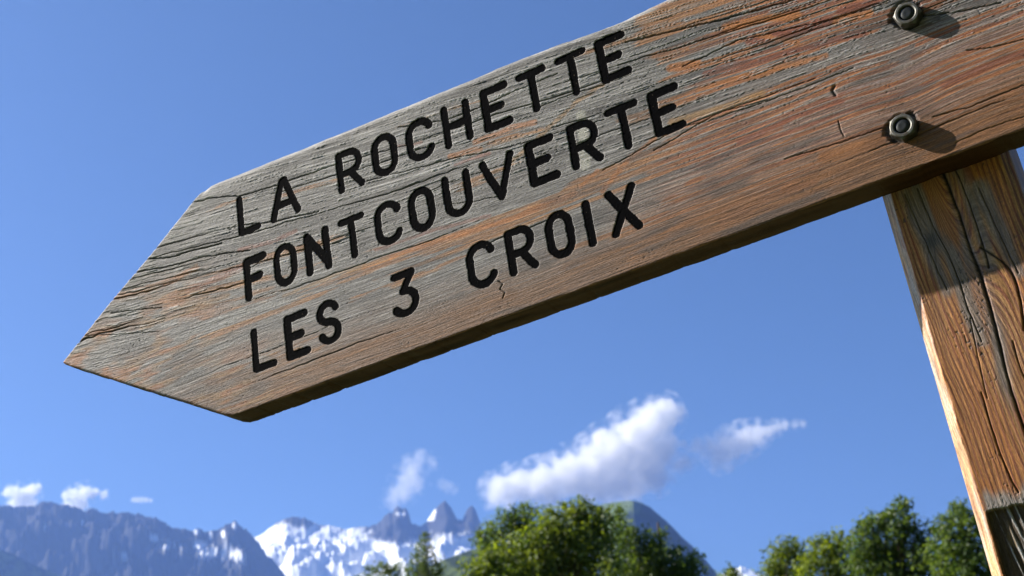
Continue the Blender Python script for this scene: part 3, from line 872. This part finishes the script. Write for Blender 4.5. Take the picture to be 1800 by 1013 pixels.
    band = sstep(228, 219, V + 4 * vnoise(x / 3, V / 20, 243)) * sstep(9, 12, x + 3 * vnoise(V / 10, x * 0, 245)) * (1 - foot)
    c = L(c, L(one * np.array([0.30, 0.28, 0.26]), one * 0.15, np.clip(0.4 + fib, 0, 1)), band * 0.85)
    ridg = fbm(V / 26, (x + 0.16 * (V - 200)) / 2.1, 4, 250)
    fc = L(one * np.array([0.055, 0.036, 0.018]), one * np.array([0.30, 0.29, 0.28]), sstep(0.12, 0.42, ridg))
    fc = L(fc, one * np.array([0.14, 0.085, 0.02]), sstep(0.1, 0.5, fbm(V / 20, x / 6, 3, 254)) * 0.6)
    c = L(c, fc, foot)
    h = h * (1 - foot) + foot * (-3.2 + 1.6 * ridg)
    return h, c, g2


hp, cp, gp = wood_post(PUg, PVg)
xl = PUg - uL; xr = uR - PUg
chv = 6.6 + 0.9 * fbm(PVg / 45, PVg * 0, 3, 260) + 0.5 * fbm(PVg / 9, PVg * 0, 2, 262)
cl = np.clip((chv - xl) / chv, 0, 1)
wpost = wF + np.where(cl > 0, hp * 0.35, hp) - cl * 8.0 - np.clip((5.5 - xr) / 5.5, 0, 1) * 5.5
wpost = np.where(PVg > 436, np.minimum(wpost, wF), wpost)
chc = np.array([0.56, 0.33, 0.15]) + np.zeros(cp.shape)
t = np.clip(0.35 + 0.9 * fbm(PVg / 22, xl / 3, 4, 265), 0, 1)[..., None]
chc = chc * (1 - t) + np.array([0.42, 0.37, 0.31]) * t
t2 = sstep(0.2, 0.45, fbm(PVg / 16, xl / 2, 3, 268))[..., None]
chc = chc * (1 - t2 * .7) + np.array([0.34, 0.13, 0.05]) * t2 * .7
mcl = sstep(0.0, 0.12, cl)[..., None]
cp = cp * (1 - mcl) + chc * mcl
# side and back columns
colsU = []; colsW = []
sideL = np.linspace(0, 1, 7)[1:][::-1]; sideR = np.linspace(0, 1, 7)[1:]
wL = wpost[:, :1]; wR = wpost[:, -1:]
wB = -BOARD_T * 1000 - POST_D * 1000
left_w = wL + (wB - wL) * sideL[None, :]; right_w = wR + (wB - wR) * sideR[None, :]
left_u = np.full_like(left_w, uL) + 0.6 * fbm(np.tile(pv[:, None], (1, 6)) / 30, left_w / 8, 3, 270)
right_u = np.full_like(right_w, uR) + 0.6 * fbm(np.tile(pv[:, None], (1, 6)) / 30, right_w / 8, 3, 271)
PUf = np.concatenate([left_u, PUg, right_u], 1); PWf = np.concatenate([left_w, wpost, right_w], 1); PVf = np.tile(pv[:, None], (1, PUf.shape[1]))
sc_ = lambda w_, sd_: (np.array([0.40, 0.20, 0.075]) * (0.7 + 0.5 * np.clip(fbm(np.tile(pv[:, None], (1, 6)) / 40, w_ / 3, 3, sd_), -1, 1))[..., None])
CPf = np.concatenate([sc_(left_w, 274), cp, sc_(right_w, 276)], 1)
nc = PUf.shape[1]
pverts = loc(PUf.ravel(), PVf.ravel(), PWf.ravel())
pq = [grid_quads(NPV, nc)]
i0 = np.arange(NPV - 1) * nc
pq.append(np.stack([i0 + nc - 1, i0, i0 + nc, i0 + 2 * nc - 1], -1))       # back
pcx = float(np.mean(fronts)); extra = loc(np.array([pcx]), np.array([668.0]), np.array([(wF + wB) / 2]))
tris = []
top0 = (NPV - 1) * nc
ring_i = np.arange(nc)
capq = np.stack([top0 + ring_i, top0 + np.roll(ring_i, -1), np.full(nc, NPV * nc), np.full(nc, NPV * nc)], -1)
me_post = mesh_np('post', np.concatenate([pverts, extra]), np.concatenate(pq), M_POST, True, np.concatenate([CPf.reshape(-1, 3), [[0.3, 0.28, 0.25]]]),
                  {'along': np.append(PVf.ravel(), 0), 'across': np.append(np.concatenate([left_w, gp, right_w], 1).ravel(), 0)})
post = obj('post', me_post, root)
# a low pyramid cap closes the top of the post
cap_v = np.concatenate([pverts[top0:top0 + nc], extra])
cap_q = np.stack([np.arange(nc), np.roll(np.arange(nc), -1), np.full(nc, nc)], -1)
obj('post_cap', mesh_np('post_cap', cap_v + np.array([0, 0.0005, 0]), cap_q, M_POST, False, np.tile([[0.3, 0.28, 0.25]], (nc + 1, 1))), post)


# --- bolts
def lathe_hex(name, prof, mat, hexy, seg=72, rot=0.0):
    """prof: list of (radius, height, hex 0/1) in mm."""
    th = np.linspace(0, 2 * np.pi, seg, endpoint=False)
    hx = 1 / np.cos(((th - rot + np.pi / 6) % (np.pi / 3)) - np.pi / 6)
    P = []
    for r, z, hflag in prof:
        rad = r * (1 + (hx - 1) * hflag)
        P.append(np.stack([rad * np.cos(th), rad * np.sin(th), np.full(seg, z)], -1) / 1000)
    n = len(prof); P = np.concatenate(P)
    i = np.arange(seg); j = (i + 1) % seg
    Q = np.concatenate([np.stack([k * seg + i, k * seg + j, (k + 1) * seg + j, (k + 1) * seg + i], -1) for k in range(n - 1)])
    return mesh_np(name, P, Q, mat, False)


for (bu, bv), rt in zip(BOLTS, (0.35, 0.8)):
    shank = lathe_hex('bolt', [(4.7, -30, 0), (4.7, 5.4, 0), (4.3, 5.9, 0), (2.0, 6.0, 0), (0.05, 5.9, 0)], M_BOLT, False, 40)
    o = obj('bolt', shank, root)
    o.location = loc(np.array(bu), np.array(bv), np.array(-0.3))
    nutm = lathe_hex('nut', [(5.0, -1.6, 0), (8.3, -1.6, 1), (8.5, -1.2, 1), (8.5, 4.7, 1), (8.45, 5.1, .85), (8.35, 5.6, .45), (8.2, 6.1, .08), (7.7, 6.45, 0), (6.3, 6.5, 0), (5.6, 6.2, 0), (5.2, 5.2, 0), (5.1, 2.0, 0)], M_NUT, True, 96, rt)
    for p in nutm.polygons: p.use_smooth = False
    obj('nut', nutm, o)


# ------------------------------------------------------------------ trees
def tube(path, radii, seg=7):
    V_, Q_ = [], []
    for k, (p, r) in enumerate(zip(path, radii)):
        p = np.array(p)
        d = np.array(path[min(k + 1, len(path) - 1)]) - np.array(path[max(k - 1, 0)])
        d = d / (np.linalg.norm(d) + 1e-9)
        a = np.cross(d, [0.3, 1, 0.1]); a /= np.linalg.norm(a); b__ = np.cross(d, a)
        for s in range(seg):
            t_ = 2 * math.pi * s / seg
            V_.append(p + r * (math.cos(t_) * a + math.sin(t_) * b__))
    for k in range(len(path) - 1):
        for s in range(seg):
            Q_.append((k * seg + s, k * seg + (s + 1) % seg, (k + 1) * seg + (s + 1) % seg, (k + 1) * seg + s))
    return V_, Q_


def leaves(lumps, size, rng, dens, aspect=0.62, fill=0.35):
    """lumps: (centre, radius, density factor). Folded leaf blades, gathered in small sprays."""
    Ps, Ns, Cs = [], [], []
    for c, r, df in lumps:
        area = 4 * math.pi * r * r
        n = int(area / (size * size * aspect) * dens * df)
        ncl = max(6, n // 22)
        d = rng.normal(size=(ncl, 3)); d /= np.linalg.norm(d, axis=1, keepdims=True)
        rad = r * (rng.rand(ncl) ** fill) * (0.80 + 0.34 * rng.rand(ncl) ** 2)
        cl_ = np.array(c) + d * rad[:, None] * np.array([1, 1, 0.92])
        idx = rng.randint(0, ncl, n)
        P = cl_[idx] + rng.normal(size=(n, 3)) * size * 1.15
        nrm = d[idx] * 0.55 + rng.normal(size=(n, 3)) * 0.6 + np.array([0, 0, 0.45])
        tone = np.clip(0.45 + 0.28 * rng.normal(size=ncl)[idx] + 0.12 * rng.normal(size=n), 0, 1)
        Ps.append(P); Ns.append(nrm); Cs.append(tone)
        if df > 0.9:                                # loose shoots standing out of the outline
            for q in range(int(5 + r * 14)):
                dq = rng.normal(size=3); dq[2] = abs(dq[2]) * 0.9 + 0.1; dq /= np.linalg.norm(dq)
                tq_ = np.linspace(0.85, 1.15 + 0.45 * rng.rand() * min(1.0, 0.35 / r), 9)[:, None]
                Ps.append(np.array(c) + dq * r * tq_ + rng.normal(size=(9, 3)) * size * 0.45)
                Ns.append(rng.normal(size=(9, 3)) + np.array([0, 0, .5])); Cs.append(np.clip(0.6 + 0.2 * rng.normal(size=9), 0, 1))
    P = np.concatenate(Ps); Nn = np.concatenate(Ns); T = np.concatenate(Cs)
    Nn /= np.linalg.norm(Nn, axis=1, keepdims=True)
    n = len(P)
    a = rng.normal(size=(n, 3)); a -= (a * Nn).sum(1, keepdims=True) * Nn
    a[:, 2] -= 0.4; a -= (a * Nn).sum(1, keepdims=True) * Nn
    a /= np.linalg.norm(a, axis=1, keepdims=True) + 1e-9
    b__ = np.cross(Nn, a)
    L = size * (0.65 + 0.7 * rng.rand(n))[:, None]; Wd = L * aspect * 0.5
    v0 = P - a * L * 0.5; v2 = P + a * L * 0.5
    v1 = P + b__ * Wd + Nn * Wd * 0.35 - a * L * 0.06; v3 = P - b__ * Wd + Nn * Wd * 0.35 - a * L * 0.06
    V_ = np.stack([v0, v1, v2, v3], 1).reshape(-1, 3)
    i = np.arange(n)[:, None] * 4
    F = np.concatenate([i + [0, 1, 2], i + [0, 2, 3]], 0)
    return V_, F, np.repeat(T, 4)


def tree(name, label, cat, lump_px, dist, leaf, mat, dens=1.0, seed=0, group=None, depth=1.0, extra_rows=2, trunk_r=0.16, fill=0.35):
    rng = np.random.RandomState(seed)
    lumps = []
    for (x, y, r) in lump_px:
        rm = r / F_PX * dist * 1.02
        dd = dist + rng.uniform(-0.7, 0.7) * rm * depth
        lumps.append((at(x, y, dd), rm, 1.0))
    cx = np.mean([l[0] for l in lumps], 0)
    spread = max(np.max(np.abs(np.array([l[0] for l in lumps])[:, 0] - cx[0])), 0.4)
    gz = float(ground_z(np.array(cx[0]), np.array(cx[1])))
    zlow = min(l[0][2] for l in lumps)
    # the rest of the crown: behind, and down to the lower branches
    for l in list(lumps):
        lumps.append((l[0] + np.array([rng.uniform(-.2, .2), l[1] * 1.3 * depth + spread * 0.25, -l[1] * 0.5]), l[1], 0.4))
    for k in range(extra_rows):
        z = zlow - (k + 1) * 0.75
        if z < gz + 1.3: break
        f = 1.0 - 0.12 * k
        for a_ in np.linspace(0, 2 * math.pi, 9)[:-1]:
            lumps.append((np.array([cx[0] + spread * f * math.cos(a_), cx[1] + spread * 0.3 + spread * f * math.sin(a_), z + rng.uniform(-.2, .2)]), spread * 0.42 + 0.25, 0.35))
    rt_ = bpy.data.objects.new(name, None); COL.objects.link(rt_)
    base = np.array([cx[0], cx[1] + spread * 0.3, gz - 0.05])
    rt_.location = base
    tag(rt_, label, cat, group)
    V_, F, T = leaves(lumps, leaf, rng, dens, fill=fill)
    col3 = np.stack([T, T, T], -1)
    obj('crown', mesh_np('crown', V_ - base, F, mat, False, col3), rt_)
    tv, tq = [], []
    top = np.array([cx[0], base[1], max(l[0][2] for l in lumps) - 0.3])
    path = [base + (top - base) * t_ + np.array([0.12 * math.sin(5 * t_ + seed), 0.1 * math.cos(4 * t_), 0]) for t_ in np.linspace(0, 1, 9)]
    v_, q_ = tube(path, [trunk_r * (1 - 0.85 * t_) for t_ in np.linspace(0, 1, 9)]); tv += v_; tq += q_
    for l in lumps:
        t_ = 0.35 + 0.5 * rng.rand(); p0 = base + (top - base) * t_ * 0.8
        mid = (p0 + l[0]) / 2 + rng.normal(size=3) * 0.1
        o_ = len(tv)
        v_, q_ = tube([p0, mid, l[0]], [trunk_r * 0.35, trunk_r * 0.2, trunk_r * 0.05], 5)
        tv += v_; tq += [tuple(i_ + o_ for i_ in q) for q in q_]
    obj('trunk', mesh_np('trunk', np.array(tv) - base, tq, M_BARK), rt_)
    return rt_


tree('broadleaf_tree', 'large round sunlit green tree in front of the dome mountain', 'tree',
     [(1020, 906, 26), (1000, 920, 28), (975, 925, 26), (1043, 916, 24), (1060, 908, 13), (950, 945, 32), (990, 955, 36), (1035, 950, 36), (1066, 944, 25), (925, 965, 30), (960, 985, 40), (1010, 990, 42), (1060, 985, 40), (895, 985, 32), (865, 985, 26), (845, 1000, 24), (880, 1010, 36), (838, 1018, 22), (940, 1015, 40), (960, 912, 18), (1020, 888, 9), (1000, 893, 8)],
     38, 0.10, M_LEAF, 1.2, 1, 'trees beyond the signpost')
tree('broadleaf_tree', 'dark green tree top left behind the large round tree', 'tree',
     [(880, 925, 22), (905, 912, 20), (927, 898, 12), (860, 945, 20), (842, 948, 9), (895, 945, 26), (925, 920, 20), (930, 945, 24), (870, 965, 24)],
     43, 0.095, M_LEAF2, 1.2, 2, 'trees beyond the signpost')
tree('broadleaf_tree', 'shaded dark tree on the right side of the large round tree', 'tree',
     [(1084, 903, 11), (1092, 930, 20), (1108, 956, 28), (1138, 960, 22), (1162, 945, 10), (1130, 985, 36), (1170, 982, 24), (1190, 972, 10), (1100, 1000, 36), (1165, 1005, 34), (1195, 995, 22), (1222, 985, 12), (1218, 1006, 18), (1205, 1020, 22)],
     40.5, 0.095, M_LEAF2, 1.2, 3, 'trees beyond the signpost')  # darker leaf material puts this tree's shade into its colour
tree('young_tree', 'slender pale young tree standing in front of the snowy peaks', 'tree',
     [(746, 944, 5), (744, 956, 8), (738, 966, 9), (752, 968, 8), (742, 980, 12), (730, 985, 9), (757, 984, 9), (745, 996, 15), (728, 1003, 12), (765, 1002, 12), (745, 1015, 20), (718, 1015, 12), (775, 1014, 10)],
     34, 0.06, M_LEAF3, 0.62, 4, 'trees beyond the signpost', trunk_r=0.06, extra_rows=3)
tree('leafy_shrub', 'low thin shrub tip at the lower edge left of the slender tree', 'shrub',
     [(655, 1006, 9), (672, 1000, 10), (688, 998, 11), (702, 1003, 12), (640, 1014, 12), (668, 1015, 16), (695, 1016, 16)],
     33, 0.06, M_LEAF3, 0.5, 5, 'trees beyond the signpost', trunk_r=0.05)
tree('leafy_shrub', 'small green shrub tip between the dome mountain and the right trees', 'shrub',
     [(1284, 1010, 11), (1274, 1016, 10), (1296, 1017, 10)], 45, 0.095, M_LEAF, 0.9, 6, 'trees beyond the signpost', trunk_r=0.06)
tree('broadleaf_tree', 'low bright green tree, leftmost of the row beside the post', 'tree',
     [(1385, 965, 16), (1370, 978, 20), (1398, 972, 18), (1358, 1000, 18), (1385, 1000, 26), (1415, 990, 22), (1348, 1015, 14), (1405, 1015, 26)],
     42, 0.095, M_LEAF, 1.2, 7, 'trees beyond the signpost')
tree('broadleaf_tree', 'olive green tree, second from the left in the row beside the post', 'tree',
     [(1440, 962, 16), (1462, 958, 14), (1472, 945, 10), (1450, 980, 24), (1475, 972, 22), (1490, 955, 12), (1430, 1000, 24), (1465, 1005, 28), (1500, 1000, 26)],
     40, 0.095, M_LEAF, 1.2, 8, 'trees beyond the signpost')
tree('broadleaf_tree', 'tallest tree of the row beside the post, with a pointed top', 'tree',
     [(1590, 885, 10), (1590, 900, 13), (1572, 910, 16), (1550, 918, 16), (1528, 920, 14), (1520, 938, 18), (1545, 945, 26), (1580, 938, 26), (1605, 925, 18), (1612, 950, 20), (1510, 965, 24), (1545, 980, 34), (1590, 978, 34), (1620, 985, 24), (1525, 1008, 30), (1570, 1015, 34), (1612, 1015, 28), (1641, 938, 7), (1632, 960, 9)],
     37, 0.095, M_LEAF2, 1.25, 9, 'trees beyond the signpost')
tree('broadleaf_tree', 'dark tree right behind the left edge of the post', 'tree',
     [(1683, 893, 9), (1690, 908, 16), (1712, 905, 14), (1672, 918, 15), (1660, 935, 17), (1690, 938, 26), (1725, 930, 24), (1650, 960, 18), (1675, 975, 30), (1715, 975, 34), (1750, 960, 26), (1650, 1000, 26), (1695, 1012, 32), (1745, 1010, 32)],
     36, 0.095, M_LEAF2, 1.25, 10, 'trees beyond the signpost')


# ------------------------------------------------------------------ clouds
def cloud(name, label, puffs, dist, density, noise_m, seed, soft=1.0, cover=0.0):
    """One cloud: a closed hull of rounded billows filled with droplets that thin out towards its skin."""
    rng = np.random.RandomState(seed)
    import bmesh
    pts = []
    for (x, y, r) in puffs:
        rm = r / F_PX * dist
        pts.append((at(x, y, dist + rng.uniform(-.6, .6) * rm), rm))
    cen = np.mean([p for p, r in pts], 0)
    bm = bmesh.new()
    for p, r in pts:
        bmesh.ops.create_icosphere(bm, subdivisions=3, radius=r * 1.75, matrix=Matrix.Translation(Vector(p - cen)))
    me = bpy.data.meshes.new(name); bm.to_mesh(me); bm.free()
    o = obj(name, me); o.location = cen
    rm_ = o.modifiers.new('billow_union', 'REMESH'); rm_.mode = 'VOXEL'; rm_.voxel_size = max(6.0, min(r for p, r in pts) * 0.25)
    m = bpy.data.materials.new(name + '_droplets'); m.use_nodes = True
    nt = m.node_tree; nt.nodes.clear(); N = nt.nodes.new
    out = N('ShaderNodeOutputMaterial'); vol = N('ShaderNodeVolumePrincipled')
    vol.inputs['Color'].default_value = (0.965, 0.965, 0.965, 1)
    vol.inputs['Anisotropy'].default_value = 0.2
    tc = N('ShaderNodeTexCoord')
    nz = N('ShaderNodeTexNoise'); nz.inputs['Scale'].default_value = 1.0 / noise_m; nz.inputs['Detail'].default_value = 5; nz.inputs['Roughness'].default_value = 0.6
    link(nt, tc.outputs['Object'], nz.inputs['Vector'])
    nw = N('ShaderNodeTexNoise'); nw.inputs['Scale'].default_value = 1.0 / (noise_m * 0.8); nw.inputs['Detail'].default_value = 4
    link(nt, tc.outputs['Object'], nw.inputs['Vector'])
    ws = N('ShaderNodeVectorMath'); ws.operation = 'MULTIPLY_ADD'
    ws.inputs[1].default_value = (noise_m * 1.1,) * 3; ws.inputs[2].default_value = (-noise_m * 0.55,) * 3
    link(nt, nw.outputs['Color'], ws.inputs[0])
    wp = N('ShaderNodeVectorMath'); wp.operation = 'ADD'; link(nt, tc.outputs['Object'], wp.inputs[0]); link(nt, ws.outputs[0], wp.inputs[1])
    acc = None
    for p, r in pts:
        sb = N('ShaderNodeVectorMath'); sb.operation = 'DISTANCE'
        link(nt, wp.outputs[0], sb.inputs[0]); sb.inputs[1].default_value = Vector(p - cen)
        mr = N('ShaderNodeMapRange'); mr.interpolation_type = 'SMOOTHSTEP'
        mr.inputs['From Min'].default_value = r * 1.55; mr.inputs['From Max'].default_value = r * 0.35
        mr.inputs['To Min'].default_value = 0; mr.inputs['To Max'].default_value = 1
        link(nt, sb.outputs['Value'], mr.inputs['Value'])
        if acc is None: acc = mr.outputs[0]
        else:
            mx = N('ShaderNodeMath'); mx.operation = 'SMOOTH_MAX'; mx.inputs[2].default_value = 0.35
            link(nt, acc, mx.inputs[0]); link(nt, mr.outputs[0], mx.inputs[1]); acc = mx.outputs[0]
    # field + noise, thresholded
    ma = N('ShaderNodeMath'); ma.operation = 'MULTIPLY_ADD'; ma.inputs[1].default_value = 2.0 * soft; ma.inputs[2].default_value = -1.0 * soft - 0.27 + cover
    link(nt, nz.outputs['Fac'], ma.inputs[0])
    ad = N('ShaderNodeMath'); ad.operation = 'ADD'; link(nt, acc, ad.inputs[0]); link(nt, ma.outputs[0], ad.inputs[1])
    mm = N('ShaderNodeMapRange'); mm.inputs['From Min'].default_value = 0.0; mm.inputs['From Max'].default_value = 0.8
    mm.inputs['To Min'].default_value = 0; mm.inputs['To Max'].default_value = density
    link(nt, ad.outputs[0], mm.inputs['Value'])
    link(nt, mm.outputs[0], vol.inputs['Density'])
    link(nt, vol.outputs[0], out.inputs['Volume'])
    me.materials.append(m)
    tag(o, label, 'cloud', 'clouds in the blue sky')
    return o


CD = 24000
cloud('cloud', 'big white cloud rising to the right above the large round tree',
      [(880, 862, 26), (915, 855, 30), (955, 850, 32), (1000, 838, 36), (1045, 820, 38), (1085, 800, 40), (1120, 772, 40), (1148, 742, 32), (1170, 718, 20), (1182, 735, 18), (1090, 840, 36), (1135, 818, 38), (1165, 792, 28), (1110, 848, 30), (1150, 838, 24), (1060, 858, 28), (1030, 855, 28), (970, 872, 22), (1060, 775, 22)],
      CD, 0.0075, 230, 1, soft=0.85, cover=0.03)
cloud('cloud', 'small white cloud trailing off to the right of the big one',
      [(1205, 815, 14), (1200, 780, 9), (1225, 784, 13), (1248, 790, 18), (1266, 804, 20), (1282, 785, 24), (1308, 774, 23), (1332, 763, 18), (1347, 757, 12), (1364, 752, 11), (1380, 749, 9), (1395, 747, 8), (1410, 745, 6)],
      CD, 0.0045, 150, 2, cover=0.12)
cloud('cloud', 'thin white cloud above the flat-topped rock tower',
      [(738, 806, 15), (724, 820, 20), (716, 842, 22), (706, 864, 22), (690, 882, 16), (730, 850, 18), (760, 812, 12)], CD, 0.0022, 170, 3)
cloud('cloud', 'faint small wisp of cloud over the three rock spires', [(778, 850, 11), (790, 856, 11), (800, 862, 8)], CD, 0.0018, 120, 4)
cloud('cloud', 'small white cloud at the far left above the blue ridge', [(12, 866, 9), (28, 866, 12), (45, 872, 14), (58, 862, 12), (66, 856, 7), (30, 882, 14), (52, 884, 13)], CD, 0.014, 110, 5)
cloud('cloud', 'white puff of cloud behind the highest point of the blue ridge', [(118, 872, 9), (132, 872, 13), (148, 866, 13), (165, 867, 9), (182, 871, 7), (140, 885, 14), (122, 888, 11)], CD, 0.014, 110, 6)
cloud('cloud', 'tiny flat streak of cloud right of the ridge clouds', [(234, 879, 5), (241, 878.5, 6), (249, 879, 6), (257, 879, 5.5), (265, 880, 4.5)], CD, 0.008, 60, 7, soft=0.25)
